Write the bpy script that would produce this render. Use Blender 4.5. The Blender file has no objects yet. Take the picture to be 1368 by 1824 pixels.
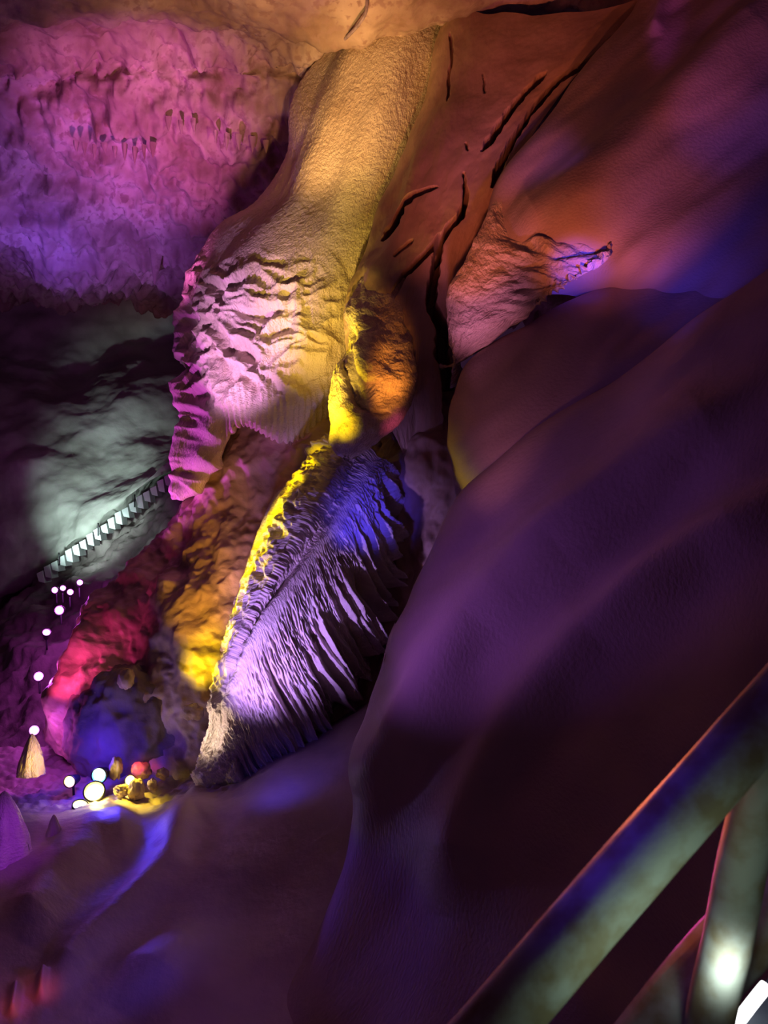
import bpy, math, random
import numpy as np
random.seed(7)
SC = bpy.context.scene
COL = SC.collection
F = 1431.0            # focal length in pixels of the 1368x1824 frame
EYE = 1.6             # eye height above the visitor path

def P(px, py, D):
    """world point seen at (px,py) at distance D in front of the lens (camera looks along +Y, level)"""
    return np.array([(px - 684.0) / F * D, D, EYE - (py - 912.0) / F * D])

# ------------------------------------------------------------------ noise
_rng = np.random.RandomState(11)
_perm = _rng.permutation(512)
_perm = np.concatenate([_perm, _perm, _perm])
_g = _rng.normal(size=(512, 3)); _g /= np.linalg.norm(_g, axis=1)[:, None]

def pn(x, y, z=0.0):
    x, y, z = np.broadcast_arrays(np.asarray(x, float), np.asarray(y, float), np.asarray(z, float))
    xi = np.floor(x).astype(int); yi = np.floor(y).astype(int); zi = np.floor(z).astype(int)
    xf, yf, zf = x - xi, y - yi, z - zi
    fade = lambda t: t * t * t * (t * (t * 6 - 15) + 10)
    u, v, w = fade(xf), fade(yf), fade(zf)
    def gr(dx, dy, dz):
        h = _perm[(_perm[(_perm[(xi + dx) & 511] + yi + dy) & 511] + zi + dz) & 511]
        g = _g[h]
        return g[..., 0] * (xf - dx) + g[..., 1] * (yf - dy) + g[..., 2] * (zf - dz)
    l = lambda a, b, t: a + (b - a) * t
    return l(l(l(gr(0,0,0), gr(1,0,0), u), l(gr(0,1,0), gr(1,1,0), u), v),
             l(l(gr(0,0,1), gr(1,0,1), u), l(gr(0,1,1), gr(1,1,1), u), v), w) * 1.5

def fbm(x, y, z=0.0, o=4, g=0.5):
    s = 0.0; a = 1.0; f = 1.0
    for i in range(o):
        s = s + a * pn(x * f + 13.7 * i, y * f + 7.1 * i, z * f + 3.3 * i); a *= g; f *= 2.03
    return s

def ridged(x, y, z=0.0, o=3):
    s = 0.0; a = 1.0; f = 1.0
    for i in range(o):
        s = s + a * (1 - 2 * np.abs(pn(x * f + 5.7 * i, y * f + 9.1 * i, z * f))); a *= 0.5; f *= 2.03
    return s

def sstep(a, b, x):
    t = np.clip((x - a) / (b - a), 0, 1); return t * t * (3 - 2 * t)

# ------------------------------------------------------------------ splines, lofts
def spline(pts, n, by_index=False):
    """Catmull-Rom through rows of points (k, ..., 3) sampled at n places"""
    pts = np.asarray(pts, float); k = len(pts)
    if by_index:
        t = np.linspace(0, 1, k)
    else:
        d = np.linalg.norm(np.diff(pts, axis=0), axis=-1)
        while d.ndim > 1: d = d.mean(axis=-1)
        t = np.concatenate([[0], np.cumsum(np.maximum(d, 1e-5))]); t /= t[-1]
    m = np.zeros_like(pts)
    for i in range(k):
        a, b = max(i - 1, 0), min(i + 1, k - 1)
        m[i] = (pts[b] - pts[a]) / max(t[b] - t[a], 1e-6)
    s = np.linspace(0, 1, n); idx = np.clip(np.searchsorted(t, s, side='right') - 1, 0, k - 2)
    h = (t[idx + 1] - t[idx]); q = (s - t[idx]) / h
    sh = (n,) + (1,) * (pts.ndim - 1); q = q.reshape(sh); h = h.reshape(sh)
    return ((2*q**3 - 3*q**2 + 1) * pts[idx] + (q**3 - 2*q**2 + q) * h * m[idx]
            + (-2*q**3 + 3*q**2) * pts[idx + 1] + (q**3 - q**2) * h * m[idx + 1])

def seg_dist(px, py, poly):
    """distance in pixels to a polyline, and the position 0..1 along it"""
    best = np.full(px.shape, 1e9); par = np.zeros(px.shape); n = len(poly) - 1
    for i in range(n):
        ax, ay = poly[i][:2]; bx, by = poly[i + 1][:2]
        dx, dy = bx - ax, by - ay
        t = np.clip(((px - ax) * dx + (py - ay) * dy) / (dx * dx + dy * dy), 0, 1)
        d = np.hypot(px - ax - t * dx, py - ay - t * dy)
        w = d < best; best = np.where(w, d, best); par = np.where(w, (i + t) / n, par)
    return best, par

def link(name, me, mat=None, parent=None):
    o = bpy.data.objects.new(name, me); COL.objects.link(o)
    if mat: me.materials.append(mat)
    if parent: o.parent = parent
    return o

def grid_mesh(name, G, UV):
    nu, nv = G.shape[:2]
    me = bpy.data.meshes.new(name)
    i = np.arange(nu - 1)[:, None] * nv + np.arange(nv - 1)[None, :]
    f = np.stack([i, i + 1, i + nv + 1, i + nv], -1).reshape(-1, 4)
    me.vertices.add(nu * nv); me.vertices.foreach_set('co', G.reshape(-1).astype(np.float32))
    me.loops.add(f.size); me.loops.foreach_set('vertex_index', f.reshape(-1).astype(np.int32))
    me.polygons.add(len(f))
    me.polygons.foreach_set('loop_start', (np.arange(len(f)) * 4).astype(np.int32))
    me.polygons.foreach_set('use_smooth', np.ones(len(f), bool))
    me.update(calc_edges=True)
    uv = me.uv_layers.new(name='flow')
    uv.data.foreach_set('uv', UV.reshape(-1, 2)[f.reshape(-1)].reshape(-1).astype(np.float32))
    me.validate(); me.update()
    return me

def loft(name, rails, nu, nv, disp=None, mat=None, parent=None, back=(0, 0), backin=14, end=None,
         cracks=(), humps=(), bumps=(), by_index=False, flip=False):
    """rails: polylines of (px,py,D); lofted sideways, pushed out along the normal by disp().
    back: how far the first and last rail are wrapped behind; end: (dpy, dD) curls the foot of every rail under"""
    R = [list(r) for r in rails]
    if end:
        R = [r + [(r[-1][0] + end[2] if len(end) > 2 else r[-1][0], r[-1][1] + end[0] * .3, r[-1][2] + end[1] * .35),
                  (r[-1][0], r[-1][1] + end[0], r[-1][2] + end[1])] for r in R]
    W = [np.array([P(*p) for p in r]) for r in R]
    if by_index: W = [spline(w, nv, True) for w in W]
    else: W = [spline(w, nv) for w in W]
    def wrapped(w, nxt, d):
        inward = nxt - w; inward[:, 1] = 0
        inward /= np.maximum(np.linalg.norm(inward, axis=1)[:, None], 1e-6)
        a = w + inward * .04 * d; a[:, 1] += d * .35
        b = w + inward * .30 * d; b[:, 1] += d
        return a, b
    if back[0]:
        a, b = wrapped(W[0], W[1], back[0]); W = [b, a] + W
    if back[1]:
        a, b = wrapped(W[-1], W[-2], back[1]); W = W + [a, b]
    G = spline(np.array(W), nu)
    du = np.linalg.norm(np.diff(G, axis=0), axis=2).mean(axis=1); su = np.concatenate([[0], np.cumsum(du)])
    dv = np.linalg.norm(np.diff(G, axis=1), axis=2).mean(axis=0); sv = np.concatenate([[0], np.cumsum(dv)])
    SU, SV = np.meshgrid(su, sv, indexing='ij')
    gu = np.gradient(G, axis=0); gv = np.gradient(G, axis=1)
    N = np.cross(gu, gv); N /= np.maximum(np.linalg.norm(N, axis=2)[..., None], 1e-9)
    view = np.array([0, 0, EYE]) - G
    if np.median((N * view).sum(2)) < 0: N = -N
    px = 684 + G[..., 0] / np.maximum(G[..., 1], .1) * F; py = 912 - (G[..., 2] - EYE) / np.maximum(G[..., 1], .1) * F
    d = np.zeros(G.shape[:2])
    if disp: d = d + disp(SU, SV, SU / su[-1], SV / sv[-1], G, px, py)
    inn = np.zeros(G.shape[:2])
    wob = 3 * pn(px / 14, py / 14, 1.3)
    for poly, w0, w1, dep in cracks:
        r, t = seg_dist(px + wob, py + wob[::-1], poly); w = w0 + (w1 - w0) * t
        w = w * np.clip(np.minimum(t, 1 - t) * 8 + .35, 0, 1)
        inn = inn + dep * (1 - sstep(w * .55, w * 1.0, r))
    for poly, w, h in humps:
        r, t = seg_dist(px, py, poly); d = d + h * np.exp(-(r / w) ** 2) * np.clip(np.minimum(t, 1 - t) * 6 + .1, 0, 1)
    for bx, by, rad, h in bumps:
        d = d + h * np.exp(-((px - bx) ** 2 + (py - by) ** 2) / rad ** 2)
    G = G + N * d[..., None]
    k = inn[..., None]; G = G + k * np.array([.04, 1, 0])
    me = grid_mesh(name, G, np.stack([SU, SV], -1))
    return link(name, me, mat, parent)

def tag(o, label=None, cat=None, group=None, kind=None):
    if label: o['label'] = label
    if cat: o['category'] = cat
    if group: o['group'] = group
    if kind: o['kind'] = kind
    return o

def empty(name, loc):
    o = bpy.data.objects.new(name, None); COL.objects.link(o); o.location = loc; o.empty_display_size = .1
    return o

def put(parent, o):
    """parent o keeping it where it stands"""
    o.parent = parent; o.matrix_parent_inverse = __import__('mathutils').Matrix.Translation(-parent.location)
    return o

# ------------------------------------------------------------------ materials
def rock_mat(name, c1, c2, scale=1.5, bump=.35, grain=30, rough=.6, spec=.35, stretch=(1, 1), speck=None):
    m = bpy.data.materials.new(name); m.use_nodes = True
    nt = m.node_tree; N = nt.nodes; L = nt.links
    b = N['Principled BSDF']; b.inputs['Roughness'].default_value = rough
    b.inputs['Specular IOR Level'].default_value = spec
    tc = N.new('ShaderNodeTexCoord')
    n1 = N.new('ShaderNodeTexNoise'); n1.inputs['Scale'].default_value = scale; n1.inputs['Detail'].default_value = 6
    L.new(tc.outputs['Object'], n1.inputs['Vector'])
    cr = N.new('ShaderNodeValToRGB'); cr.color_ramp.elements[0].position = .35; cr.color_ramp.elements[1].position = .68
    cr.color_ramp.elements[0].color = (*c1, 1); cr.color_ramp.elements[1].color = (*c2, 1)
    L.new(n1.outputs['Fac'], cr.inputs['Fac'])
    col = cr.outputs['Color']
    if speck:
        n3 = N.new('ShaderNodeTexNoise'); n3.inputs['Scale'].default_value = scale * 7; n3.inputs['Detail'].default_value = 5
        L.new(tc.outputs['Object'], n3.inputs['Vector'])
        r3 = N.new('ShaderNodeValToRGB'); r3.color_ramp.elements[0].position = .52; r3.color_ramp.elements[1].position = .62
        L.new(n3.outputs['Fac'], r3.inputs['Fac'])
        mx = N.new('ShaderNodeMix'); mx.data_type = 'RGBA'
        L.new(r3.outputs['Color'], mx.inputs['Factor']); L.new(col, mx.inputs[6]); mx.inputs[7].default_value = (*speck, 1)
        col = mx.outputs[2]
    L.new(col, b.inputs['Base Color'])
    uv = N.new('ShaderNodeUVMap'); uv.uv_map = 'flow'
    mp = N.new('ShaderNodeMapping'); mp.inputs['Scale'].default_value = (stretch[0], stretch[1], 1)
    L.new(uv.outputs['UV'], mp.inputs['Vector'])
    n2 = N.new('ShaderNodeTexNoise'); n2.inputs['Scale'].default_value = grain; n2.inputs['Detail'].default_value = 3
    L.new(mp.outputs['Vector'], n2.inputs['Vector'])
    bp = N.new('ShaderNodeBump'); bp.inputs['Strength'].default_value = bump; bp.inputs['Distance'].default_value = .03
    L.new(n2.outputs['Fac'], bp.inputs['Height']); L.new(bp.outputs['Normal'], b.inputs['Normal'])
    return m

def solid_mat(name, c, c2=None, rough=.5, metal=0, scale=12, bump=.2):
    m = bpy.data.materials.new(name); m.use_nodes = True
    nt = m.node_tree; N = nt.nodes; L = nt.links; b = N['Principled BSDF']
    b.inputs['Roughness'].default_value = rough; b.inputs['Metallic'].default_value = metal
    tc = N.new('ShaderNodeTexCoord'); n = N.new('ShaderNodeTexNoise'); n.inputs['Scale'].default_value = scale; n.inputs['Detail'].default_value = 6
    L.new(tc.outputs['Object'], n.inputs['Vector'])
    cr = N.new('ShaderNodeValToRGB'); cr.color_ramp.elements[0].position = .36; cr.color_ramp.elements[1].position = .58
    cr.color_ramp.elements[0].color = (*(c2 or [x * .6 for x in c]), 1); cr.color_ramp.elements[1].color = (*c, 1)
    L.new(n.outputs['Fac'], cr.inputs['Fac']); L.new(cr.outputs['Color'], b.inputs['Base Color'])
    bp = N.new('ShaderNodeBump'); bp.inputs['Strength'].default_value = bump; bp.inputs['Distance'].default_value = .01
    L.new(n.outputs['Fac'], bp.inputs['Height']); L.new(bp.outputs['Normal'], b.inputs['Normal'])
    return m

def glow_mat(name, c, s):
    m = bpy.data.materials.new(name); m.use_nodes = True
    b = m.node_tree.nodes['Principled BSDF']; b.inputs['Base Color'].default_value = (.8, .8, .8, 1)
    b.inputs['Emission Color'].default_value = (*c, 1); b.inputs['Emission Strength'].default_value = s
    return m

M_ceil = rock_mat('rough_ceiling_rock', (.30, .20, .17), (.62, .52, .46), 1.2, .8, 5, .8, .2, speck=(.38, .27, .25))
M_far = rock_mat('far_wall_rock', (.30, .28, .25), (.58, .56, .52), .9, .7, 4, .8, .2)
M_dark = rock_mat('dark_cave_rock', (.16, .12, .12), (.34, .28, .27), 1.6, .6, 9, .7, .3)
M_cream = rock_mat('cream_flowstone', (.56, .46, .36), (.74, .66, .55), 1.4, .8, 52, .55, .35, (1, .5))
M_brown = rock_mat('brown_flowstone', (.40, .27, .20), (.56, .40, .30), 1.7, .25, 26, .5, .3, (1, .35))
M_tongue = rock_mat('granular_dripstone', (.58, .46, .34), (.76, .66, .52), 4, .9, 44, .5, .35, (1, .6))
M_mound = rock_mat('lumpy_mound_rock', (.30, .21, .16), (.60, .46, .34), 1.8, .5, 12, .5, .4)
M_ridge = rock_mat('ribbed_dripstone', (.55, .45, .40), (.76, .68, .60), 3, .8, 40, .5, .4, (.5, 1))
M_wall = rock_mat('smooth_flowstone', (.36, .27, .26), (.52, .40, .37), .8, .22, 30, .55, .3, (1, .8))
M_floor = rock_mat('foreground_flowstone', (.34, .26, .26), (.50, .40, .38), .9, .15, 22, .55, .35, (1, 1))
M_stone = rock_mat('loose_stone', (.34, .24, .18), (.62, .48, .36), 6, .4, 10, .6, .3)

# ------------------------------------------------------------------ the cave shell
def d_ceil(su, sv, u, v, G, px, py):
    x, z, y = G[..., 0], G[..., 2], G[..., 1]
    k = sstep(30, 90, py)
    return (.32 * fbm(x * .5, z * .6, y * .4, 3) + k * (.24 * ridged(x * 1.3, z * 1.6, y * .8, 3) + .17 * fbm(x * 4, z * 4, y * 3, 4))
            + (1 - k) * .10 * fbm(x * 2, z * 2, y * 2, 4))
xs = (-420, -100, 150, 400, 640, 900, 1300)
def row(y, D, dy=(0,) * 7, dD=(0,) * 7): return [(x, y + a, D + b) for x, a, b in zip(xs, dy, dD)]
ceiling = loft('ceiling', [
    row(-420, 7.4), row(-200, 9), row(-40, 10.4, dD=(0, 0, 0, 0, 0, .2, .6)), row(20, 11.0), row(44, 11.3, (6, 0, -2, 2, 0, -25, -40)),
    row(62, 12.3, (6, 0, -2, 2, 0, -25, -40)), row(110, 12.9), row(190, 13.3), row(290, 14.2), row(390, 15.6, (0, 20, 40, 50, 50, 50, 50)),
    row(450, 17.0, (0, 0, 30, 50, 40, 40, 40)), row(520, 19.5, (-20, -10, 0, 20, 40, 40, 40))],
    300, 420, d_ceil, M_ceil)
tag(ceiling, kind='structure')

def d_far(su, sv, u, v, G, px, py):
    x, z, y = G[..., 0], G[..., 2], G[..., 1]
    return .35 * fbm(x * .35, z * .5, y * .3, 3) + .09 * fbm(x * 1.2, z * 1.5, y, 5)
xf = (-500, -200, 60, 300, 560)
def frow(ys, D): return [(x, y, D) for x, y in zip(xf, ys)]
wall_back = loft('wall_back', [
    frow((380, 400, 420, 420, 400), 19.8), frow((480, 500, 520, 530, 500), 21), frow((580, 600, 640, 640, 600), 20.6),
    frow((680, 700, 720, 700, 640), 19), frow((820, 830, 820, 760, 680), 18), frow((960, 960, 920, 800, 710), 17.2),
    frow((1150, 1120, 1010, 835, 730), 16.7), frow((1190, 1150, 1030, 850, 745), 17.2), frow((1190, 1150, 1030, 850, 745), 18.8)],
    220, 260, d_far, M_far)
tag(wall_back, kind='structure')

wall_left = loft('wall_left', [
    frow((1000, 980, 930, 800, 700), 19.2), frow((1230, 1180, 1060, 880, 760), 17.2), frow((1290, 1240, 1120, 960, 860), 15.2),
    frow((1340, 1290, 1200, 1080, 1000), 13.2), frow((1400, 1350, 1290, 1200, 1150), 11.4), frow((1500, 1430, 1370, 1330, 1300), 10.2),
    frow((1640, 1520, 1450, 1420, 1400), 9.6)],
    200, 260, lambda su, sv, u, v, G, px, py: .35 * fbm(G[..., 0] * .6, G[..., 2] * .8, G[..., 1] * .5, 4) + .10 * fbm(G[..., 0] * 3, G[..., 2] * 3, G[..., 1] * 3, 4),
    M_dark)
tag(wall_left, kind='structure')

# recess rock behind the ridge and between the big formations
wall_middle = loft('wall_middle', [
    [(520, 700, 11), (500, 900, 10.8), (450, 1150, 10.3), (420, 1320, 9.8), (380, 1480, 9.4)],
    [(680, 700, 10.4), (680, 850, 10), (650, 1050, 9.8), (620, 1250, 9.4), (600, 1450, 8.6)],
    [(760, 700, 9.9), (745, 820, 9.5), (735, 960, 9.6), (720, 1150, 9.3), (700, 1350, 8.4)],
    [(860, 700, 9.8), (860, 830, 9.4), (850, 960, 9.2), (840, 1150, 8.6), (820, 1350, 7.8)]],
    160, 260, lambda su, sv, u, v, G, px, py: .22 * fbm(G[..., 0] * 1.2, G[..., 2] * .8, G[..., 1], 4) + .05 * fbm(G[..., 0] * 5, G[..., 2] * 4, G[..., 1] * 4, 3),
    M_brown)
tag(wall_middle, kind='structure')

def d_floor(su, sv, u, v, G, px, py):
    x, y, z = G[..., 0], G[..., 1], G[..., 2]
    bas = (1 - sstep(1425, 1455, py + .0 * px)) * (1 - sstep(380, 480, px))
    return (.20 * fbm(x * .55, y * .55, z * .55, 2) * sstep(1440, 1520, py) + .006 * fbm(x * 5, y * 5, z * 5, 3)
            + bas * (.05 * fbm(x * 7, y * 9, 0, 3)))
xr = (-500, -150, 60, 200, 330, 430, 560, 700, 860)
def rw(ys, Ds):
    if not hasattr(Ds, '__len__'): Ds = (Ds,) * 9
    return [(x, y, D) for x, y, D in zip(xr, ys, Ds)]
floor = loft('floor', [
    rw((1340, 1340, 1330, 1330, 1330, 1320, 1280, 1220, 1150), 10.6),
    rw((1400, 1395, 1390, 1375, 1375, 1360, 1300, 1220, 1150), (9.9, 9.8, 9.7, 9.6, 9.5, 9.4, 9.5, 9.6, 9.6)),
    rw((1440, 1432, 1425, 1430, 1425, 1395, 1315, 1225, 1150), (9.3, 9.2, 8.9, 8.7, 8.7, 8.7, 8.9, 9.2, 9.2)),
    rw((1460, 1452, 1448, 1458, 1446, 1408, 1325, 1230, 1155), (8.9, 8.7, 8.4, 8.3, 8.3, 8.35, 8.6, 8.9, 9.0)),
    rw((1490, 1480, 1475, 1485, 1472, 1440, 1370, 1280, 1220), (8.2, 8.0, 7.8, 7.7, 7.7, 7.8, 8.0, 8.3, 8.4)),
    rw((1580, 1575, 1570, 1570, 1560, 1530, 1480, 1420, 1380), (7.0, 6.9, 6.8, 6.7, 6.7, 6.8, 6.9, 7.1, 7.2)),
    rw((1720, 1720, 1720, 1710, 1700, 1680, 1650, 1610, 1580), (5.7, 5.7, 5.7, 5.7, 5.7, 5.8, 5.9, 6.0, 6.1)),
    rw((1900, 1900, 1900, 1890, 1880, 1870, 1850, 1840, 1820), (4.7, 4.7, 4.7, 4.8, 4.8, 4.9, 5, 5.1, 5.2)),
    rw((2200, 2200, 2200, 2190, 2180, 2170, 2150, 2140, 2120), 4.0)],
    300, 420, d_floor, M_floor,
    humps=[([(420, 1400), (335, 1450), (300, 1530), (225, 1600), (140, 1690), (70, 1800)], 34, .16),
           ([(250, 1462), (170, 1480), (90, 1560), (40, 1680)], 40, .13),
           ([(560, 1330), (450, 1480), (350, 1640), (240, 1830)], 70, .15),
           ([(30, 1745), (20, 1830)], 9, .06), ([(78, 1735), (70, 1800)], 9, .07)])
tag(floor, kind='structure')

# the great smooth slope on the right, two folds of it
def d_slope(su, sv, u, v, G, px, py):
    x, y, z = G[..., 0], G[..., 1], G[..., 2]
    return .15 * fbm((x - z) * .75, (x + z) * .22, y * .35, 3) 
low = [
    [(1800,180,6.9),(1500,395,6.95),(1368,485,7.0),(1200,610,7.1),(1050,720,7.2),(900,825,7.4),(822,890,7.5),(768,980,7.4),(718,1105,7.2),(692,1200,7.0),(656,1300,6.7),(641,1480,6.2),(572,1680,5.6),(482,1830,5.2),(380,2050,4.9)],
    [(1800,400,6.1),(1500,560,6.1),(1368,650,6.2),(1220,760,6.3),(1090,860,6.4),(970,960,6.45),(900,1040,6.45),(850,1110,6.4),(800,1200,6.2),(770,1290,6.0),(750,1400,5.8),(740,1550,5.4),(690,1720,5),(620,1860,4.7),(550,2080,4.4)],
    [(1800,680,5.2),(1500,820,5.3),(1368,900,5.35),(1250,1000,5.4),(1150,1080,5.4),(1070,1150,5.4),(1000,1220,5.4),(960,1290,5.3),(920,1370,5.2),(900,1440,5.05),(880,1540,4.8),(850,1660,4.6),(800,1780,4.4),(750,1900,4.2),(700,2100,4)],
    [(1800,1000,4.3),(1550,1080,4.4),(1400,1160,4.5),(1320,1220,4.5),(1260,1280,4.5),(1200,1340,4.5),(1160,1390,4.5),(1120,1450,4.4),(1090,1510,4.3),(1060,1570,4.2),(1030,1640,4.1),(1000,1730,3.9),(970,1830,3.8),(930,1950,3.7),(900,2120,3.6)],
    [(1800,1300,3.7),(1600,1360,3.75),(1480,1420,3.8),(1420,1460,3.8),(1370,1500,3.8),(1330,1550,3.8),(1300,1600,3.75),(1270,1650,3.7),(1240,1700,3.65),(1210,1760,3.6),(1190,1820,3.5),(1170,1880,3.4),(1150,1950,3.3),(1130,2050,3.2),(1110,2160,3.1)],
    [(1800,1650,3.2),(1700,1680,3.2),(1640,1700,3.2),(1600,1720,3.2),(1570,1750,3.2),(1540,1780,3.2),(1510,1810,3.15),(1490,1840,3.1),(1470,1880,3.1),(1450,1920,3),(1430,1960,3),(1410,2000,3),(1390,2060,2.9),(1370,2120,2.9),(1350,2200,2.8)]]
wall_right = loft('wall_right', low, 330, 460, d_slope, M_wall, back=(2.5, 0), by_index=True,
    humps=[([(1450, 640), (1200, 800), (980, 960), (850, 1110), (760, 1260), (650, 1420)], 60, .20),
           ([(1500, 830), (1250, 980), (1050, 1130), (930, 1300), (840, 1480), (800, 1640)], 46, .13)],
    cracks=[([(710, 1118), (703, 1150), (700, 1180)], 5, 7, .25)])
tag(wall_right, kind='structure')

top = [
    [(1205,-140,10.7),(1142,10,10.35),(1036,135,10.05),(960,213,9.75),(896,322,9.45),(854,420,9.25),(836,520,9.2)],
    [(1300,-140,10.2),(1200,20,10),(1090,150,9.7),(1000,250,9.4),(930,350,9.2),(885,430,9.05),(870,520,9.1)],
    [(1430,-140,9.4),(1330,30,9.2),(1210,160,9.0),(1110,270,8.8),(1020,360,8.7),(950,430,8.75),(930,520,9.0)],
    [(1600,-100,8.6),(1500,80,8.5),(1370,210,8.4),(1240,330,8.3),(1130,400,8.35),(1060,450,8.5),(1020,530,8.9)],
    [(1800,0,7.9),(1650,180,7.8),(1500,310,7.8),(1340,420,7.8),(1240,470,8.0),(1150,500,8.3),(1090,560,8.8)],
    [(1800,250,7.5),(1700,330,7.4),(1560,420,7.4),(1400,510,7.5),(1290,560,7.8),(1200,580,8.2),(1120,620,8.8)]]
upper_slope = loft('wall_upper', top, 260, 300, lambda su, sv, u, v, G, px, py: .14 * fbm((G[..., 0] - G[..., 2]) * .8, (G[..., 0] + G[..., 2]) * .25, G[..., 1] * .4, 3), M_wall,
    back=(1.5, 0), by_index=True,
    humps=[([(1400, -40), (1290, 100), (1150, 240), (1000, 350), (880, 410)], 42, .16), ([(1180, -40), (1170, 80)], 14, .10)])
tag(upper_slope, kind='structure')

mid = [
    [(1250,400,8.9),(1130,480,8.8),(1010,545,8.75),(905,595,8.7),(835,650,8.6),(808,715,8.55),(800,780,8.6),(802,840,8.7),(812,890,8.9)],
    [(1400,380,8.2),(1260,490,8.1),(1120,580,8.0),(980,660,7.9),(890,725,7.85),(850,780,7.9),(832,830,8.05),(826,880,8.3),(822,930,8.7)],
    [(1500,450,7.6),(1370,530,7.5),(1240,630,7.5),(1090,740,7.5),(970,820,7.6),(900,880,7.8),(860,920,8.0),(840,960,8.4),(825,990,8.8)],
    [(1500,560,7.6),(1400,640,7.7),(1260,740,7.7),(1120,840,7.8),(1000,910,7.9),(930,960,8.1),(880,1000,8.4),(850,1030,8.8),(830,1050,9.1)]]
middle_slope = loft('wall_fold', mid, 190, 300, lambda su, sv, u, v, G, px, py: .12 * fbm((G[..., 0] - G[..., 2]) * .9, (G[..., 0] + G[..., 2]) * .3, G[..., 1] * .4 + 8, 3), M_wall,
    back=(1.8, 0), by_index=True)
tag(middle_slope, kind='structure')

# ------------------------------------------------------------------ the great curtain
def d_curtain(su, sv, u, v, G, px, py):
    x, y, z = G[..., 0], G[..., 1], G[..., 2]
    top_ = 1 - sstep(330, 470, py)
    zone = sstep(430, 520, py) * (1 - sstep(690, 740, py)) * (1 - .75 * sstep(520, 620, px))
    wx = x + .25 * fbm(x * 1.2, z * 1.2, 0, 3)
    wz = z + .22 * fbm(x * 1.6, z * 1.0, 4, 3)
    scal = ridged(wx * 2.7, wz * 2.9, y * .5, 2)
    left = sstep(405, 385, px) * sstep(430, 500, py)
    teeth = ridged(sv * .5 + x * .4, (z + .5 * (px - 330) / 200.) * 2.9, 1.7, 2)
    fr = sstep(640, 740, py) * sstep(395, 420, px)
    pipes = np.abs(np.sin((px + 4 * fbm(px * .02, py * .01, 0, 2)) * math.pi / 9.5)) ** .7
    return (.10 * fbm(su * .9, sv * .35, 0, 3) + .007 * fbm(su * 20, sv * 11, 0, 2) * (1 + .6 * top_)
            + zone * .12 * (scal - .3) + left * sstep(470, 560, py) * .075 * (teeth - .2) + fr * .055 * pipes
            + (1 - fr) * zone * .02 * pipes)
cur = [
    [(630,5,12.7),(598,78,12.6),(545,140,12.5),(522,190,12.4),(512,270,12.2),(455,355,11.9),(398,398,11.7),(365,445,11.6),(342,500,11.5),(328,590,11.4),(322,690,11.3),(314,790,11.2),(309,880,11.15)],
    [(645,10,12.2),(606,80,12.1),(575,150,12),(556,210,11.8),(536,270,11.6),(500,345,11.3),(440,400,11.15),(395,450,11.1),(372,510,11.0),(360,600,10.95),(352,700,10.95),(340,800,10.9),(325,880,10.95)],
    [(660,15,11.8),(625,80,11.55),(598,150,11.4),(574,210,11.25),(548,280,11.1),(520,355,10.9),(462,412,10.8),(412,462,10.75),(400,530,10.65),(396,610,10.6),(388,690,10.6),(382,760,10.6),(372,845,10.7)],
    [(690,20,11.6),(665,80,11.35),(640,150,11.2),(615,215,11.05),(590,285,10.9),(565,355,10.75),(520,420,10.6),(480,475,10.5),(460,540,10.4),(450,610,10.35),(440,680,10.35),(430,720,10.35),(428,752,10.4)],
    [(735,20,11.6),(705,80,11.3),(685,150,11.1),(660,220,10.95),(635,290,10.8),(610,355,10.65),(580,420,10.5),(555,480,10.4),(535,540,10.3),(520,610,10.25),(512,680,10.25),(508,735,10.25),(506,778,10.3)],
    [(790,20,11.8),(755,90,11.5),(730,160,11.3),(708,230,11.1),(685,300,10.95),(662,365,10.8),(640,430,10.65),(620,490,10.55),(606,550,10.45),(596,610,10.4),(588,670,10.4),(580,715,10.45),(572,752,10.5)],
    [(850,20,12.3),(820,90,12),(790,160,11.8),(765,230,11.6),(740,300,11.4),(715,365,11.2),(695,430,11.0),(675,490,10.9),(660,550,10.8),(650,610,10.8),(640,670,10.8),(630,715,10.85),(622,745,10.9)]]
curtain = empty('flowstone_curtain', P(450, 790, 11.0))
tag(curtain, 'tall cream flowstone curtain lit gold and pink, falling from the ceiling at upper centre', 'flowstone')
body = put(curtain, loft('curtain_body', cur, 330, 640, d_curtain, M_cream, back=(2.0, 0), by_index=True, end=(-14, .7)))
def icicle(name, p, L, r, mat, parent=None, seed=0):
    n, k = 9, 10; G = np.zeros((n + 1, k, 3)); rr = np.random.RandomState(seed)
    bend = rr.normal(size=2) * .06 * L
    for i in range(n + 1):
        a = i / n * 2 * math.pi
        for j in range(k):
            t = j / (k - 1); q = r * ((1 - t) ** .75 * (1 + .22 * math.sin(3 * a + seed) * (1 - t)) + .03)
            if t > .99: q = .001
            G[i, j] = p + np.array([q * math.cos(a) + bend[0] * t * t, q * math.sin(a) + bend[1] * t * t, -L * t + .15 * L * (j == 0)])
    uv = np.zeros((n + 1, k, 2)); uv[..., 0] = np.linspace(0, .2, n + 1)[:, None]; uv[..., 1] = np.linspace(0, L, k)[None]
    o = link(name, grid_mesh(name, G, uv), mat)
    return put(parent, o) if parent else o
fr = [(428, 748), (445, 752), (462, 760), (478, 770), (492, 779), (506, 784), (519, 781), (532, 775), (546, 767), (559, 757)]
for i, (a, b) in enumerate(fr):
    icicle('fringe_stalactite', P(a, b - 26, 10.32 + .012 * abs(i - 5)), .24 + .05 * math.sin(i * 2.3), .045, M_cream, curtain, i)

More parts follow.
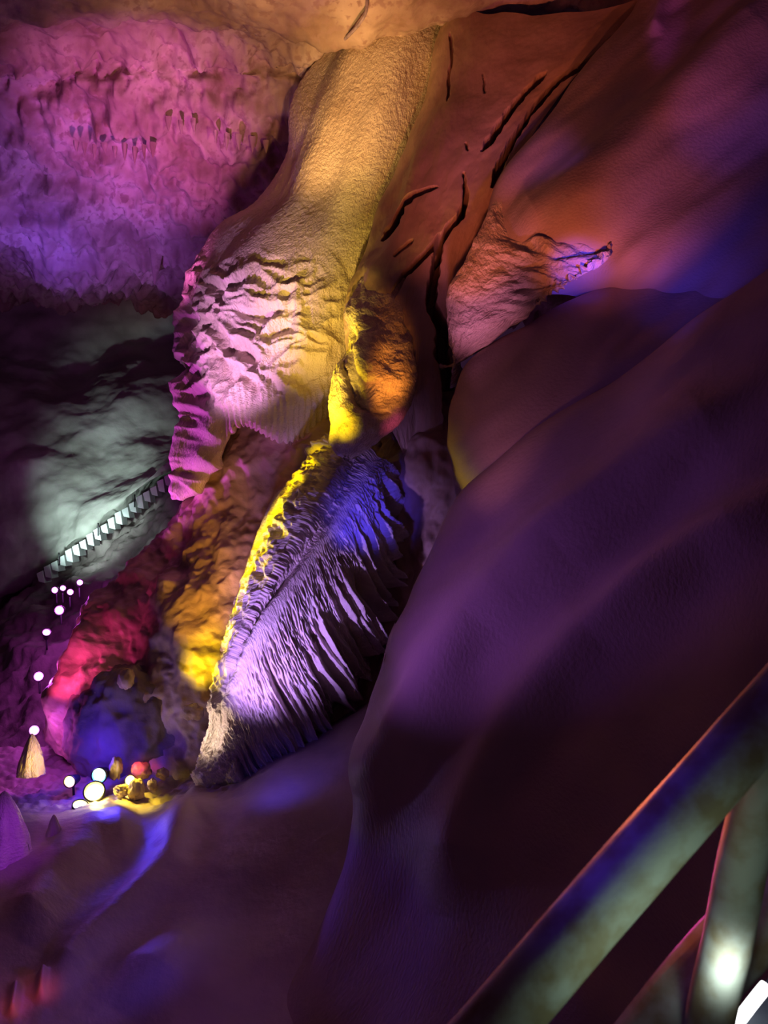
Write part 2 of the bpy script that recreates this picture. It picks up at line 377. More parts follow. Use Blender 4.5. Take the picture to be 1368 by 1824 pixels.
# ------------------------------------------------------------------ brown dome with its cracks
dome = [
    [(800,20,11.6),(755,150,11.1),(712,270,10.7),(690,340,10.5),(655,440,10.2),(614,532,10.0),(607,600,9.85),(618,660,9.8),(634,716,9.8)],
    [(820,20,11.2),(775,150,10.8),(735,270,10.4),(712,340,10.2),(680,440,9.9),(645,540,9.65),(638,610,9.5),(648,670,9.5),(662,730,9.55)],
    [(870,30,10.9),(815,160,10.5),(775,270,10.15),(752,350,9.95),(725,440,9.7),(695,550,9.5),(690,620,9.45),(696,690,9.5),(700,770,9.6)],
    [(950,30,10.7),(880,160,10.3),(830,270,10.0),(800,350,9.85),(775,440,9.65),(745,550,9.55),(735,640,9.5),(735,730,9.55),(730,830,9.65)],
    [(1050,20,10.6),(960,150,10.2),(885,270,9.95),(850,350,9.8),(815,440,9.65),(785,550,9.55),(772,650,9.5),(770,750,9.5),(760,860,9.6)],
    [(1150,0,10.7),(1020,140,10.3),(930,270,10.0),(895,350,9.85),(860,440,9.8),(830,550,9.8),(815,650,9.7),(815,750,9.6),(810,890,9.7)]]
C3 = [(826, 305), (831, 350), (821, 385), (797, 410), (782, 440), (772, 500), (767, 540), (784, 590), (780, 630), (795, 680), (801, 760), (806, 830), (816, 890)]
flow_dome = loft('flowstone_dome', dome, 330, 560,
    lambda su, sv, u, v, G, px, py: .13 * fbm(su * 1.0, sv * .45, 3.3, 3) + .007 * fbm(su * 10, sv * 5, 0, 3) * (1 - sstep(470, 520, py))
        + sstep(470, 530, py) * (1 - sstep(720, 800, px)) * (.03 * fbm(su * 5, sv * 3, 0, 4)),
    M_brown, back=(1.2, 0), by_index=True,
    cracks=[([(1115, 45), (1060, 100), (1000, 135), (945, 200), (912, 250), (892, 290), (876, 332)], 5, 9, .8),
            ([(972, 124), (942, 148), (902, 200), (859, 264)], 5, 8, .8), (C3, 5, 15, .9),
            ([(797, 410), (760, 452), (722, 490), (690, 540)], 8, 5, .7),
            ([(777, 330), (742, 345), (717, 365), (702, 395), (680, 426)], 5, 8, .7),
            ([(804, 60), (806, 100), (796, 130), (796, 175)], 3, 3, .14), ([(860, 130), (864, 160)], 2, 2, .1), ([(829, 250), (834, 264)], 3, 3, .15),
            ([(735, 425), (715, 440), (700, 455)], 4, 3, .1)],
    bumps=[(765, 520, 16, .08), (660, 480, 22, .05)])
tag(flow_dome, 'smooth brown flowstone dome split by dark branching cracks right of the gold curtain', 'flowstone')

tongue = loft('dripstone_tongue', [
    [(640,490,10.2),(610,565,9.65),(606,630,9.35),(590,675,9.1),(581,735,8.95),(588,785,8.95),(610,811,9.05)],
    [(648,480,10.0),(618,560,9.45),(614,630,9.05),(602,685,8.82),(597,742,8.7),(602,786,8.8),(614,812,9.0)],
    [(664,470,9.95),(638,560,9.3),(636,635,8.85),(630,695,8.72),(622,748,8.64),(622,788,8.78),(618,813,9.0)],
    [(690,475,9.9),(678,570,9.25),(682,640,8.85),(674,700,8.76),(658,750,8.72),(642,788,8.84),(622,814,9.02)],
    [(722,490,9.9),(726,590,9.45),(740,660,9.15),(734,705,9.08),(708,752,9.05),(668,790,9.1),(628,815,9.15)]],
    150, 230, lambda su, sv, u, v, G, px, py: .05 * fbm(su * 2.6, sv * 1.5, 0, 3) + .018 * fbm(su * 13, sv * 9, 0, 3),
    M_tongue, back=(.6, .7), by_index=True, end=(4, .5),
    humps=[([(612, 560), (614, 620), (632, 690), (650, 730)], 13, .12)],
    bumps=[(692, 636, 24, .05), (650, 690, 26, .09), (700, 705, 18, .07), (602, 750, 24, .09), (630, 590, 22, .05)], cracks=[([(606, 640), (620, 680), (632, 712), (662, 735), (690, 735)], 3, 5, .05)])
tag(tongue, 'yellow lit dripstone tongue with rounded lobes hanging below the cracked dome', 'dripstone')

def d_drap(su, sv, u, v, G, px, py):
    x, y, z = G[..., 0], G[..., 1], G[..., 2]
    pip = np.abs(np.sin(px * math.pi / 11)) ** .8 * sstep(470, 500, py) * sstep(940, 980, px)
    return .09 * ridged(x * 1.6 + z * .6, z * 4.2 + .8 * x, 0, 2) * sstep(860, 960, px) + .035 * fbm(su * 4, sv * 3, 0, 4) + .012 * fbm(su * 12, sv * 8, 0, 2) + .05 * pip
drap = loft('dripstone_drapery', [
    [(884,345,9.35),(850,425,9.0),(822,480,8.85),(798,530,8.8),(800,585,8.8),(811,636,8.85)],
    [(915,372,9.1),(885,440,8.75),(860,500,8.6),(838,550,8.6),(826,595,8.65),(813,638,8.82)],
    [(965,385,8.9),(938,445,8.5),(912,500,8.45),(885,545,8.5),(852,590,8.6),(815,640,8.8)],
    [(1030,400,8.6),(1008,450,8.35),(985,498,8.3),(950,540,8.4),(900,575,8.55),(817,642,8.8)],
    [(1110,410,8.45),(1090,455,8.25),(1050,492,8.25),(1000,530,8.4),(930,575,8.6),(819,644,8.85)]],
    190, 210, d_drap, M_tongue, back=(.7, .6), by_index=True, end=(3, .5))
tag(drap, 'small pink and blue scalloped drapery tapering to a point under the right hand slope', 'drapery')

# ------------------------------------------------------------------ lumpy mound below the curtain
def d_mound(su, sv, u, v, G, px, py):
    x, y, z = G[..., 0], G[..., 1], G[..., 2]
    return .20 * fbm(x * 1.1, z * .9, y * .6, 3) + .07 * fbm(x * 3, z * 3, y * 2, 3) + .05 * np.maximum(0, fbm(x * 6, z * 6, y * 5, 2) - .1)
mound = loft('flowstone_mound', [
    [(345,800,12.2),(318,890,11.9),(245,985,11.6),(180,1065,11.2),(125,1150,10.9),(92,1235,10.6),(84,1330,10.2)],
    [(380,780,11.5),(360,880,11.2),(290,980,10.9),(225,1070,10.5),(170,1160,10.2),(130,1250,9.9),(112,1350,9.8)],
    [(440,740,10.9),(420,850,10.75),(355,970,10.4),(290,1080,10.0),(240,1170,9.8),(200,1260,9.6),(180,1380,9.5)],
    [(520,740,10.5),(490,850,10.45),(430,970,10.1),(370,1080,9.8),(325,1170,9.6),(300,1260,9.5),(270,1390,9.4)],
    [(620,740,10.3),(570,850,10.2),(500,970,9.95),(440,1090,9.65),(400,1190,9.45),(380,1280,9.35),(350,1400,9.2)],
    [(720,760,10.2),(650,870,10.1),(580,990,9.9),(520,1100,9.7),(480,1200,9.5),(450,1290,9.4),(420,1400,9.2)]],
    270, 380, d_mound, M_mound, back=(1.5, 0), by_index=True,
    humps=[([(180, 1090), (140, 1180), (100, 1290), (85, 1340)], 14, .10), ([(215, 1200), (160, 1270), (120, 1340)], 10, .12),
           ([(560, 810), (590, 770)], 20, .1)])
tag(mound, 'wide brown flowstone mound glowing red and yellow beneath the curtain', 'flowstone')

# ------------------------------------------------------------------ ribbed ridge in the middle
def d_ridge(su, sv, u, v, G, px, py):
    x, y, z = G[..., 0], G[..., 1], G[..., 2]
    d1, t1 = seg_dist(px, py, [(672, 812), (604, 925), (520, 1035), (440, 1155), (405, 1250), (386, 1330)])
    dR, tR = seg_dist(px, py, [(712, 880), (704, 1000), (656, 1185), (572, 1296), (485, 1372), (430, 1405)])
    dL, tL = seg_dist(px, py, [(590, 785), (556, 845), (526, 895), (492, 960), (458, 1035), (430, 1105), (404, 1180), (390, 1250)])
    rt = d1 / (d1 + dR + 1)                       # 0 on the crest, 1 at the rib ends
    right = sstep(.02, .2, rt) * (dL > d1 * .5)
    far = sstep(.30, .75, rt + .25 * fbm(v * 12, u * 2, 0, 2))
    wv = v + .018 * fbm(u * 5, v * 9, 0, 3)
    rib = 1 - 2 * np.abs(pn(wv * 24, u * 1.5, 2.2)); rib = rib + .5 * (1 - 2 * np.abs(pn(wv * 47, u * 2.5, 7.2)))
    fine = fbm(v * 110, u * 30, 0, 3); gran = ridged(v * 110, u * 30, 3.1, 2)
    yel = np.exp(-(dL / 26) ** 2)
    return (far * .26 * (np.clip(rib, -.6, 2) - .75) + right * (1 - far) * (.035 * gran + .022 * rib) + .02 * fine * right
            + .06 * yel * ridged(x * 6, z * 4, y * 4, 3) + .008 * fbm(x * 8, z * 8, y * 8, 2))
ridge = loft('ribbed_ridge', [
    [(574,785,9.9),(530,848,9.65),(486,892,9.45),(456,970,9.3),(432,1052,9.15),(411,1135,9.0),(388,1222,8.85),(377,1296,8.75),(358,1360,8.7),(341,1405,8.65)],
    [(606,775,9.6),(588,835,9.3),(560,885,9.02),(528,940,8.9),(488,1015,8.8),(454,1082,8.74),(425,1148,8.7),(397,1230,8.62),(386,1310,8.58),(352,1407,8.5)],
    [(648,788,9.6),(616,858,9.45),(588,905,9.25),(552,965,9.1),(508,1035,8.95),(464,1100,8.82),(431,1168,8.72),(404,1243,8.62),(392,1320,8.52),(364,1410,8.45)],
    [(672,812,9.5),(640,865,9.25),(604,925,9.0),(565,978,8.88),(520,1035,8.75),(475,1092,8.62),(440,1155,8.55),(412,1240,8.5),(400,1322,8.45),(380,1412,8.4)],
    [(690,830,9.5),(662,915,9.15),(632,985,8.9),(590,1050,8.75),(545,1110,8.62),(505,1165,8.52),(468,1230,8.46),(440,1290,8.42),(425,1345,8.4),(405,1412,8.38)],
    [(700,850,9.6),(682,960,9.25),(655,1050,9.05),(625,1120,8.85),(585,1185,8.7),(545,1245,8.6),(500,1305,8.52),(465,1350,8.45),(448,1380,8.42),(428,1410,8.4)],
    [(712,880,9.8),(704,1000,9.5),(684,1100,9.35),(656,1185,9.15),(618,1245,9.0),(572,1296,8.85),(522,1342,8.7),(485,1372,8.6),(465,1390,8.55),(450,1407,8.5)]],
    330, 640, d_ridge, M_ridge, back=(1.2, .6), by_index=True)
tag(ridge, 'pale ribbed dripstone ridge with violet rills and one bright yellow edge, at the centre', 'dripstone')

# ------------------------------------------------------------------ loose stones and stalagmites
def blob(name, c, r, mat, seed, amp=.25, n=36, parent=None, freq=1.2, flat=None):
    th = np.linspace(0, math.pi, n)[None, :]; ph = np.linspace(0, 2 * math.pi, n * 2 + 1)[:, None]
    d = np.stack([np.sin(th) * np.cos(ph), np.sin(th) * np.sin(ph), np.cos(th) * np.ones_like(ph)], -1)
    q = 1 + amp * fbm(d[..., 0] * freq + seed, d[..., 1] * freq, d[..., 2] * freq, 4) + amp * .4 * ridged(d[..., 0] * 2 * freq, d[..., 1] * 2 * freq + seed, d[..., 2] * 2 * freq, 2)
    G = np.asarray(c) + d * q[..., None] * np.asarray(r)
    if flat is not None: G[..., 2] = np.maximum(G[..., 2], flat)
    uv = np.stack([ph * np.ones_like(th) * r[0], th * np.ones_like(ph) * r[2]], -1)
    o = link(name, grid_mesh(name, G, uv), mat)
    return put(parent, o) if parent else o
def at(px, py, D): return P(px, py, D)
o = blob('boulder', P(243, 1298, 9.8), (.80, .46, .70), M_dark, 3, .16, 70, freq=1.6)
tag(o, 'big rounded boulder in deep blue shade behind the floodlights', 'boulder')
stones = [
    (225, 1208, 9.25, .085, .10, 'loose_rock', 'small orange lit stone perched on top of the blue shaded boulder'),
    (344, 1268, 9.1, .10, .085, 'loose_rock', 'reddish brown broken stone lying right of the blue shaded boulder'),
    (206, 1368, 9.0, .06, .11, 'loose_rock', 'upright crimson stone in front of the blue boulder, beside a darker gap'),
    (252, 1372, 9.05, .10, .08, 'loose_rock', 'wide crimson stone low in front of the blue boulder'),
    (290, 1378, 9.05, .06, .06, 'loose_rock', 'small dark red stone at the right foot of the boulder'),
    (216, 1408, 8.75, .07, .06, 'loose_rock', 'yellow stone just right of the brightest floodlight'),
    (243, 1408, 8.75, .08, .10, 'loose_rock', 'knobbly yellow stone with a dark hollow on the basin rim'),
    (272, 1398, 8.85, .05, .06, 'loose_rock', 'small yellow stone casting a long shadow across the basin')]
for i, (a, b, D, rx, rz, nm, lab) in enumerate(stones):
    tag(blob(nm, P(a, b, D), (rx, rx * .8, rz), M_stone, i * 1.7 + 2, .35, 22), lab, 'stone', 'loose stones around the floodlit basin')
def stalagmite(name, base, h, r, seed, mat, label, ribs=0):
    n, k = 40, 60; G = np.zeros((n + 1, k, 3)); a = np.linspace(0, 2 * math.pi, n + 1)[:, None]; t = np.linspace(0, 1, k)[None, :]
    prof = r * ((1 - t ** 3) ** .6 * (1 - .55 * t))
    q = prof * (1 + .22 * pn(np.cos(a) * 2 + seed, np.sin(a) * 2, t * 1.2) + .10 * pn(np.cos(a) * 6 + seed, np.sin(a) * 6, t * 5))
    if ribs: q = q * (1 + .10 * np.abs(np.sin(a * ribs / 2 + 1.5 * pn(t * 3, a))))
    G[..., 0] = base[0] + q * np.cos(a); G[..., 1] = base[1] + q * np.sin(a); G[..., 2] = base[2] + h * t + 0 * a
    uv = np.stack([a * r * np.ones_like(t), t * h * np.ones_like(a)], -1)
    return tag(link(name, grid_mesh(name, G, uv), mat), label, 'stalagmite')
stalagmite('stalagmite', P(57, 1378, 9.2), .46, .16, 1.5, M_tongue, 'stubby ochre stalagmite just under the lowest violet lamp at left edge')
stalagmite('stalagmite', P(8, 1575, 7.3), .85, .26, 4.5, M_ridge, 'broad ribbed stalagmite lit violet at the left edge of the frame', 14)
stalagmite('stalagmite', P(96, 1536, 7.7), .46, .12, 6.5, M_floor, 'small blue lit stalagmite beside the violet ribbed one', 9)

# small stalactites on the ceiling
rr = random.Random(3)
spots = [(135, 232, 13.4, 'short stubby stalactite at the left end of the reddish ceiling hollow'),
         (150, 236, 13.4, None), (168, 240, 13.4, None), (186, 236, 13.4, None), (205, 242, 13.4, None), (222, 238, 13.4, None),
         (240, 244, 13.4, None), (256, 240, 13.4, None), (272, 236, 13.4, None), (300, 190, 13.2, None), (322, 196, 13.2, None), (345, 194, 13.2, None),
         (384, 214, 13.3, None), (404, 220, 13.3, None), (424, 222, 13.3, None), (450, 226, 13.4, None), (474, 232, 13.4, None)]
for i, (a, b, D, lab) in enumerate(spots):
    s = icicle('stalactite', P(a, b + 22, D - .2), rr.uniform(.14, .26), rr.uniform(.035, .055), M_ceil, None, i)
    tag(s, 'short rough stalactite in the ragged row hanging under the pink lit ceiling', 'stalactite', 'short stalactites under the pink ceiling')
tag(icicle('stalactite', P(278, 440, 15.6), .75, .13, M_ceil, None, 40), 'blunt dark stalactite low on the blue violet end of the ceiling', 'stalactite')

# ------------------------------------------------------------------ generic solid helpers
import bmesh
from mathutils import Vector, Matrix
def tube(name, pts, r, mat, parent=None, n=20, wob=0., caps=True, m=60, seed=0):
    c = spline(np.array(pts, float), m); T = np.gradient(c, axis=0); T /= np.linalg.norm(T, axis=1)[:, None]
    up = np.array([.13, 1, .21]); A = np.cross(T, up); A /= np.linalg.norm(A, axis=1)[:, None]; B = np.cross(T, A)
    a = np.linspace(0, 2 * math.pi, n + 1)
    rad = np.full((n + 1, m), float(r)) if np.isscalar(r) else np.interp(np.linspace(0, 1, m), np.linspace(0, 1, len(r)), r)[None, :].repeat(n + 1, 0)
    if wob:
        rad = rad * (1 + wob * fbm(np.cos(a)[:, None] * 1.2 + seed, np.sin(a)[:, None] * 1.2, np.linspace(0, 1, m)[None] * 9, 3))
    if caps: rad[:, 0] = .0005; rad[:, -1] = .0005; c = c.copy(); c[0] = c[1]; c[-1] = c[-2]
    G = c[None] + rad[..., None] * (np.cos(a)[:, None, None] * A[None] + np.sin(a)[:, None, None] * B[None])
    L = np.linalg.norm(np.array(pts[-1]) - np.array(pts[0]))
    uv = np.stack([np.repeat(a[:, None], m, 1), np.repeat(np.linspace(0, L, m)[None], n + 1, 0)], -1)
    o = link(name, grid_mesh(name, G, uv), mat)
    return put(parent, o) if parent else o

def prism(name, verts, faces, mat, parent=None, bev=.006):
    me = bpy.data.meshes.new(name); bm = bmesh.new()
    vs = [bm.verts.new(v) for v in verts]
    for f in faces: bm.faces.new([vs[i] for i in f])
    bmesh.ops.recalc_face_normals(bm, faces=bm.faces)
    if bev: bmesh.ops.bevel(bm, geom=list(bm.edges), offset=bev, segments=2, affect='EDGES', profile=.6)
    bm.to_mesh(me); bm.free()
    o = link(name, me, mat)
    return put(parent, o) if parent else o
BOXF = [(0, 1, 2, 3), (4, 5, 6, 7), (0, 1, 5, 4), (1, 2, 6, 5), (2, 3, 7, 6), (3, 0, 4, 7)]

# ------------------------------------------------------------------ far staircase
M_step = solid_mat('grey_stair_stone', (.62, .64, .62), (.45, .47, .46), .7, 0, 3)
M_black = solid_mat('black_painted_metal', (.03, .03, .035), (.02, .02, .02), .4, .6)
n = 19
step_objs = []
for i in range(n):
    t = i / (n - 1)
    px_, py_ = 74 + t * (301 - 74), 1030 + t * (858 - 1030)
    c = P(px_, py_, 16.1)
    w, hh, dp = .125, .19 + .04 * math.sin(i * 1.9), .35
    lean = .04
    vs = [c + np.array(v) for v in [(-w/2, 0, -hh/2 + .03), (w/2, 0, -hh/2), (w/2 - lean, .0, hh/2 + .06), (-w/2 - lean, 0, hh/2),
                                    (-w/2, dp, -hh/2 + .03), (w/2, dp, -hh/2), (w/2 - lean, dp, hh/2 + .06), (-w/2 - lean, dp, hh/2)]]
    st = empty('stair_step', c)
    prism('tread', vs, BOXF, M_step, st, .008)
    tag(st, 'grey stone stair step in the distant flight climbing along the far wall', 'stair step', 'steps of the distant stair flight')
fence = empty('stair_railing', P(105, 1000, 16.2)); tag(fence, 'thin dark railing standing along the distant stair flight', 'railing')
for a, b in ((105, 1006), (175, 953), (240, 902)):
    tube('post', [P(a, b + 6, 16.02), P(a, b - 26, 16.02)], .014, M_black, fence, 8, m=8)

# ------------------------------------------------------------------ lamps
M_house = solid_mat('lamp_housing', (.04, .04, .045), (.02, .02, .02), .45, .5)
lens_mats = {}
def lens_mat(col, s):
    k = (col, s)
    if k not in lens_mats: lens_mats[k] = glow_mat('lens_and_glow', col, s)
    return lens_mats[k]
def lathe(name, prof, origin, direction, mat, parent, n=24):
    d = Vector(direction).normalized(); q = d.to_track_quat('Z', 'Y').to_matrix()
    a = np.linspace(0, 2 * math.pi, n + 1)[:, None]
    r = np.array([p[0] for p in prof])[None]; z = np.array([p[1] for p in prof])[None]
    G = np.stack([r * np.cos(a), r * np.sin(a), z + 0 * a], -1) @ np.array(q).T + np.asarray(origin)
    uv = np.stack([a * np.ones_like(r), z + 0 * a], -1)
    return put(parent, link(name, grid_mesh(name, G, uv), mat))
def lamp(px, py, D, r, col, s, label, face=(0, -1, 0), drop=.22):
    c = P(px, py, D); e = empty('floodlight', c - np.array([0, 0, drop]))
    tag(e, label, 'lamp', 'coloured floodlights on the cave floor')
    lathe('housing', [(.001, -.16), (r * .7, -.16), (r * .8, -.14), (r * 1.1, -.03), (r * 1.18, .0), (r * 1.18, .02), (r * 1.03, .02), (r * 1.0, -.004)], c, face, M_house, e)
    ln = lathe('lens', [(r * .84, -.003), (r * .80, .008), (r * .5, .018), (.001, .022)], c, face, lens_mat(col, s), e)
    gr = lathe('glow_ring', [(r * 1.10, .018), (r * 1.02, .012), (r * .86, .006), (r * .82, .002)], c, face, lens_mat(tuple(q ** 3 for q in col), s * .22), e)  # emissive ring added to imitate the coloured glow around the lens
    gr.parent = ln; gr.matrix_parent_inverse = Matrix.Identity(4)
    f = Vector(face).normalized(); b = c - np.array(f) * .07
    tube('stand', [b + np.array([0, 0, -r * .6]), b + np.array([0, .01, -drop * .6]), b + np.array([0, .02, -drop])], .014, M_house, e, 8, m=10)
    return c
VIO = (.90, .36, 1.0)
lamps = [
    (98, 1051, 13.0, .062, 'small violet floodlight, leftmost of the cluster below the far stairs', (.1, -1, 0)),
    (112, 1048, 13.0, .055, 'small tilted violet floodlight, second from left below the far stairs', (.5, -1, .4)),
    (125, 1055, 13.0, .060, 'tilted violet floodlight, third from left below the far stairs', (.5, -1, .4)),
    (142, 1038, 13.0, .058, 'highest violet floodlight, rightmost below the far stairs', (.5, -1, .4)),
    (106, 1087, 12.4, .085, 'big round violet floodlight under the small cluster', (.1, -1, .05)),
    (83, 1127, 12.0, .070, 'flat oval violet floodlight left of the mound, lower left of the big round one', (.45, -1, .8)),
    (69, 1205, 11.0, .078, 'lone violet floodlight at the left foot of the mound', (.3, -1, .4)),
    (61, 1301, 10.0, .075, 'violet floodlight sitting above the ochre stalagmite', (.4, -1, .4))]
for a, b, D, r, lab, fc in lamps: lamp(a, b, D, r * .78, VIO, 4, lab, fc, .25)
lamp(177, 1381, 8.9, .078, (.45, .85, 1.0), 4, 'round blue white floodlight, topmost in the bright basin group', (-.05, -1, .1), .2)
lamp(125, 1392, 8.9, .060, (1.0, .6, .7), 4, 'pink white floodlight at the left of the bright basin group', (-.1, -1, .1), .2)
lamp(232, 1390, 8.9, .052, (1.0, .9, .55), 4, 'small yellow white floodlight, rightmost of the bright basin group', (.2, -1, .3), .2)
lamp(168, 1410, 8.75, .10, (1.0, .9, .35), 4, 'largest yellow white floodlight glaring at the middle of the basin', (.15, -.8, .7), .18)
lamp(143, 1436, 8.55, .075, (1.0, .95, .7), 4, 'flat white floodlight on the front rim of the basin', (.3, -.35, .9), .12)

# loose cable looping down at the head of the curtain
tag(tube('hanging_cable', [P(654, -40, 10.6), P(652, 20, 10.6), P(640, 42, 10.7), P(618, 66, 11.1), P(604, 78, 11.5)], .022, solid_mat('grey_cable', (.4, .33, .4)), None, 8), 'thin pale cable looping down from the ceiling onto the curtain top', 'cable')

# ------------------------------------------------------------------ handrail in the foreground
M_rail = solid_mat('weathered_concrete_rail', (.34, .36, .31), (.22, .18, .10), .65, 0, 15, .3)
rail = empty('railing', P(1300, 2150, 1.35)); tag(rail, 'weathered round handrail with post, crossing the lower right corner in front', 'railing')
tube('handrail', [P(640, 2105, 1.15), P(885, 1824, 1.17), P(1120, 1553, 1.22), P(1368, 1272, 1.27), P(1800, 780, 1.36), P(2700, -240, 1.55)], .049, M_rail, rail, 40, .035, m=160)
tube('post', [P(1392, 1262, 1.275), P(1324, 1530, 1.34), P(1294, 1690, 1.36), P(1262, 1860, 1.38), np.array([.66, 1.42, 0.0])], .040, M_rail, rail, 32, .04, m=90, seed=3)
tube('lower_rail', [P(1020, 2060, 1.42), P(1180, 1830, 1.45), P(1290, 1700, 1.48), P(1420, 1560, 1.52), P(1700, 1250, 1.6), P(2700, 110, 1.85)], .062, M_rail, rail, 32, .09, m=120, seed=8)
path = prism('floor_path', [(-2.5, -1.5, 0), (2.5, -1.5, 0), (2.5, 2.3, 0), (-2.5, 2.3, 0),
    (-2.5, -1.5, -.3), (2.5, -1.5, -.3), (2.5, 2.3, -.3), (-2.5, 2.3, -.3)], BOXF, solid_mat('path_concrete', (.3, .28, .27)), None, .01)
tag(path, kind='structure')
# lit stair edge at the very corner
M_blue = solid_mat('blue_grey_step', (.22, .27, .33), (.15, .19, .25), .6)
sx = empty('stair_tread', P(1380, 1960, 1.75)); tag(sx, 'blue grey stair tread with a glaring white edge strip in the bottom right corner', 'stair step')
a0, a1 = P(1240, 1905, 1.62), P(1470, 1610, 1.9)
prism('tread', [a0, a1, a1 + np.array([.5, .02, 0]), a0 + np.array([.5, .02, 0]),
                *[np.array([q[0], q[1] + .05, -.02]) for q in (a0, a1, a1 + np.array([.5, .02, 0]), a0 + np.array([.5, .02, 0]))]], BOXF, M_blue, sx, .004)
tube('edge_strip', [P(1290, 1852, 1.60), P(1345, 1780, 1.64), P(1368, 1752, 1.66)], .0125, glow_mat('white_strip', (1, 1, 1), 4), sx, 12, m=20)

# ------------------------------------------------------------------ lights
def spot(pos, tgt, col, w, ang, blend=.6, r=.08):
    l = bpy.data.lights.new('spotlight', 'SPOT'); l.energy = w; l.color = col; l.spot_size = math.radians(ang); l.spot_blend = blend; l.shadow_soft_size = r
    o = bpy.data.objects.new('spotlight', l); COL.objects.link(o)
    p = Vector(P(*pos)); t = Vector(P(*tgt)); o.location = p; o.rotation_euler = (t - p).to_track_quat('-Z', 'Y').to_euler()
    return o
def point(pos, col, w, r=.06):
    l = bpy.data.lights.new('pointlight', 'POINT'); l.energy = w; l.color = col; l.shadow_soft_size = r
    o = bpy.data.objects.new('pointlight', l); COL.objects.link(o); o.location = P(*pos); return o
YEL = (1, .72, .0); GOLD = (1, .60, .16); MAG = (.85, .10, 1.0); PINK = (1, .35, .85); BLU = (.08, .05, 1.0); PUR = (.45, .14, 1.0); RED = (1, .10, .12); ORA = (1, .30, .08)
WHT = (.70, 1.0, .92)

# curtain
spot((420, 560, 7.6), (640, 190, 11.2), GOLD, 950, 27, .9)
spot((480, 930, 7.0), (580, 540, 10.4), (1, .62, .10), 950, 30, 1)
spot((200, 900, 8.2), (450, 590, 10.6), (.96, .42, 1), 850, 34, 1)
spot((110, 1060, 11.0), (345, 790, 11.0), MAG, 420, 44, .8)
# tongue
spot((430, 860, 8.3), (615, 700, 9.1), YEL, 380, 30, .8)
spot((490, 760, 9.2), (612, 620, 9.5), YEL, 150, 60, .9)
spot((530, 980, 7.4), (612, 740, 8.8), YEL, 560, 12, 1)
spot((740, 900, 7.4), (690, 665, 9.0), (1, .32, .04), 330, 17, 1)
spot((800, 960, 7.2), (700, 752, 9.0), (1, .12, .35), 120, 9, 1)
# mound
spot((300, 1300, 8.4), (372, 1160, 9.6), YEL, 230, 30, 1)
spot((60, 1230, 9.4), (170, 1180, 10.2), (1, .06, .35), 60, 80, .9)
spot((330, 1250, 8.0), (370, 1010, 10.2), (1, .46, .06), 260, 38, 1)
spot((330, 1150, 8.0), (420, 860, 10.6), (1, .3, .10), 50, 50, 1)
# ridge
spot((440, 900, 8.9), (555, 835, 9.5), YEL, 150, 26, 1)
spot((405, 965, 8.8), (518, 895, 9.3), YEL, 150, 26, 1)
for a, b, D, e in ((585, 775, 9.65, 70), (552, 838, 9.40, 70), (522, 890, 9.20, 70), (493, 945, 9.10, 70), (463, 1005, 9.00, 70), (438, 1065, 8.92, 45), (414, 1130, 8.85, 45), (396, 1195, 8.80, 45)):     # unseen yellow spots added in a row to brighten the ridge's left edge
    if b > 900: spot((a - 150 + (b > 1050) * 55, b + 20, D + .12), (a + 6, b, D + .02), YEL, e * 1.9, 40, 1)
spot((330, 1330, 7.2), (510, 1120, 8.8), (.46, .26, 1.0), 400, 60, 1)
spot((200, 1400, 8.1), (390, 1290, 8.6), (1, .75, .55), 100, 36, .9)
spot((560, 960, 7.6), (645, 915, 9.1), BLU, 130, 36, 1)
# ceiling
spot((250, 650, 9.5), (260, 190, 13.4), (1, .17, .74), 1300, 44, 1)
spot((60, 640, 13.0), (80, 400, 16.0), BLU, 260, 40, 1)
spot((120, 760, 12.0), (130, 330, 15.2), PUR, 750, 62, 1)
spot((600, 330, 9.0), (500, 20, 11.2), (1, .45, .16), 420, 80, .9)
# far wall
spot((60, 1030, 13.6), (180, 910, 17.0), WHT, 900, 50, 1)
spot((250, 930, 14.6), (210, 945, 16.2), WHT, 26, 100, 1)
# right side
spot((1000, 640, 6.6), (1120, 200, 9.0), (1, .20, .07), 240, 56, 1)
spot((760, 640, 6.6), (840, 230, 10), (1, .22, .10), 420, 44, 1)
spot((790, 800, 7.2), (850, 500, 8.8), (1, .28, .62), 120, 34, 1)
spot((1170, 500, 6.9), (1040, 485, 8.4), BLU, 200, 24, 1)
spot((250, 1150, 5.5), (1000, 950, 6.4), PUR, 110, 70, 1)
spot((1180, 330, 6.4), (1260, 70, 8.9), (1, .16, .06), 90, 30, 1)
spot((1120, 250, 7.4), (1190, 40, 9.8), MAG, 160, 9, 1)
spot((700, 1010, 5.8), (930, 740, 7.9), (1, .30, .14), 36, 34, 1)
spot((1250, 330, 6.2), (1310, 190, 8.3), BLU, 60, 30, .9)
spot((1150, 620, 6.4), (1230, 400, 8.2), BLU, 70, 50, 1)
spot((1060, 200, 8.0), (920, 290, 9.6), PUR, 12, 60, 1)
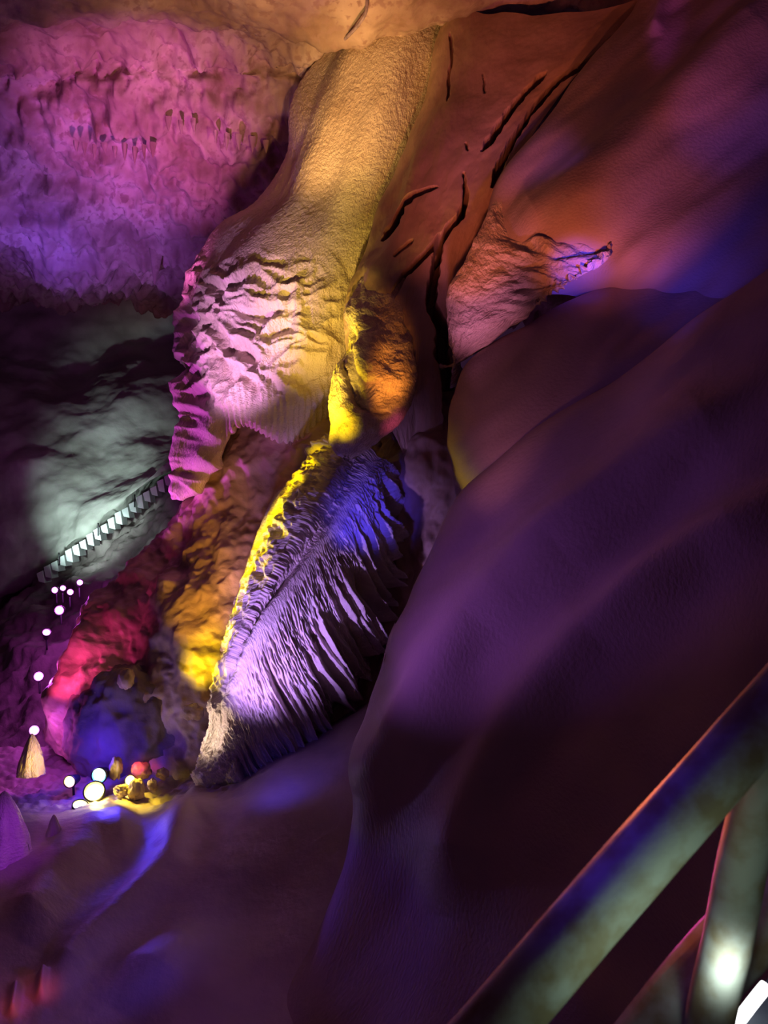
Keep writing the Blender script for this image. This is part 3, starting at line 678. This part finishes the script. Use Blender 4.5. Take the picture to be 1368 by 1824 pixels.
# floor
spot((190, 1395, 8.4), (290, 1530, 7.0), BLU, 32, 60, 1)
spot((450, 1330, 7.0), (540, 1430, 8.0), BLU, 14, 70, 1)
spot((560, 1700, 4.2), (200, 1640, 6.0), PUR, 10, 90, 1)
spot((160, 1690, 4.2), (74, 1760, 5.3), RED, 60, 9, 1)
spot((100, 1690, 4.2), (26, 1790, 5.1), RED, 60, 8, 1)
spot((90, 1430, 6.4), (15, 1500, 7.2), (.45, .04, 1), 26, 50, 1)
spot((300, 1700, 4.6), (120, 1560, 6.6), BLU, 14, 90, 1)
# basin glow
spot((225, 1335, 8.85), (240, 1440, 8.65), (1, .74, .04), 70, 62, .9)
point((172, 1420, 8.68), (1, .80, .12), 12)
point((150, 1350, 8.9), (.09, .03, 1), 16)
spot((130, 1400, 8.7), (55, 1340, 9.2), (1, .6, .05), 55, 50, 1)
for a, b, D, e in ((112, 1050, 12.8, 30), (106, 1090, 12.2, 30), (69, 1205, 10.8, 16), (61, 1301, 9.8, 7)): point((a + 6, b + 4, D - .2), MAG, e)
spot((215, 1330, 8.5), (244, 1367, 9.05), (1, .06, .16), 45, 26, 1)
# rail
spot((1300, 1760, 1.27), (1296, 1700, 1.36), (.85, 1, .95), .8, 120, 1, .02)
spot((1420, 1950, .95), (1150, 1640, 1.2), (.72, 1, .80), 2.2, 110, 1)
spot((760, 1330, 1.15), (1150, 1480, 1.2), (.12, .04, 1), 1.7, 80, 1)
spot((980, 1230, 2.2), (1130, 1520, 1.2), (1, .2, .06), 40, 60, 1)
spot((1130, 1540, 2.2), (1290, 1530, 1.33), (1, .05, .5), 14, 34, 1)

w = bpy.data.worlds.new('World'); SC.world = w; w.use_nodes = True
w.node_tree.nodes['Background'].inputs['Color'].default_value = (.30, .10, .30, 1)
w.node_tree.nodes['Background'].inputs['Strength'].default_value = .06

cam = bpy.data.cameras.new('camera'); co = bpy.data.objects.new('camera', cam); COL.objects.link(co)
co.location = (0, 0, EYE); co.rotation_euler = (math.pi / 2, 0, 0)
cam.sensor_fit = 'VERTICAL'; cam.sensor_height = 36; cam.lens = 36 * F / 1824
cam.dof.use_dof = True; cam.dof.focus_distance = 9; cam.dof.aperture_fstop = 5.6; cam.clip_start = .05
SC.camera = co
SC.view_settings.view_transform = 'Standard'; SC.view_settings.look = 'None'
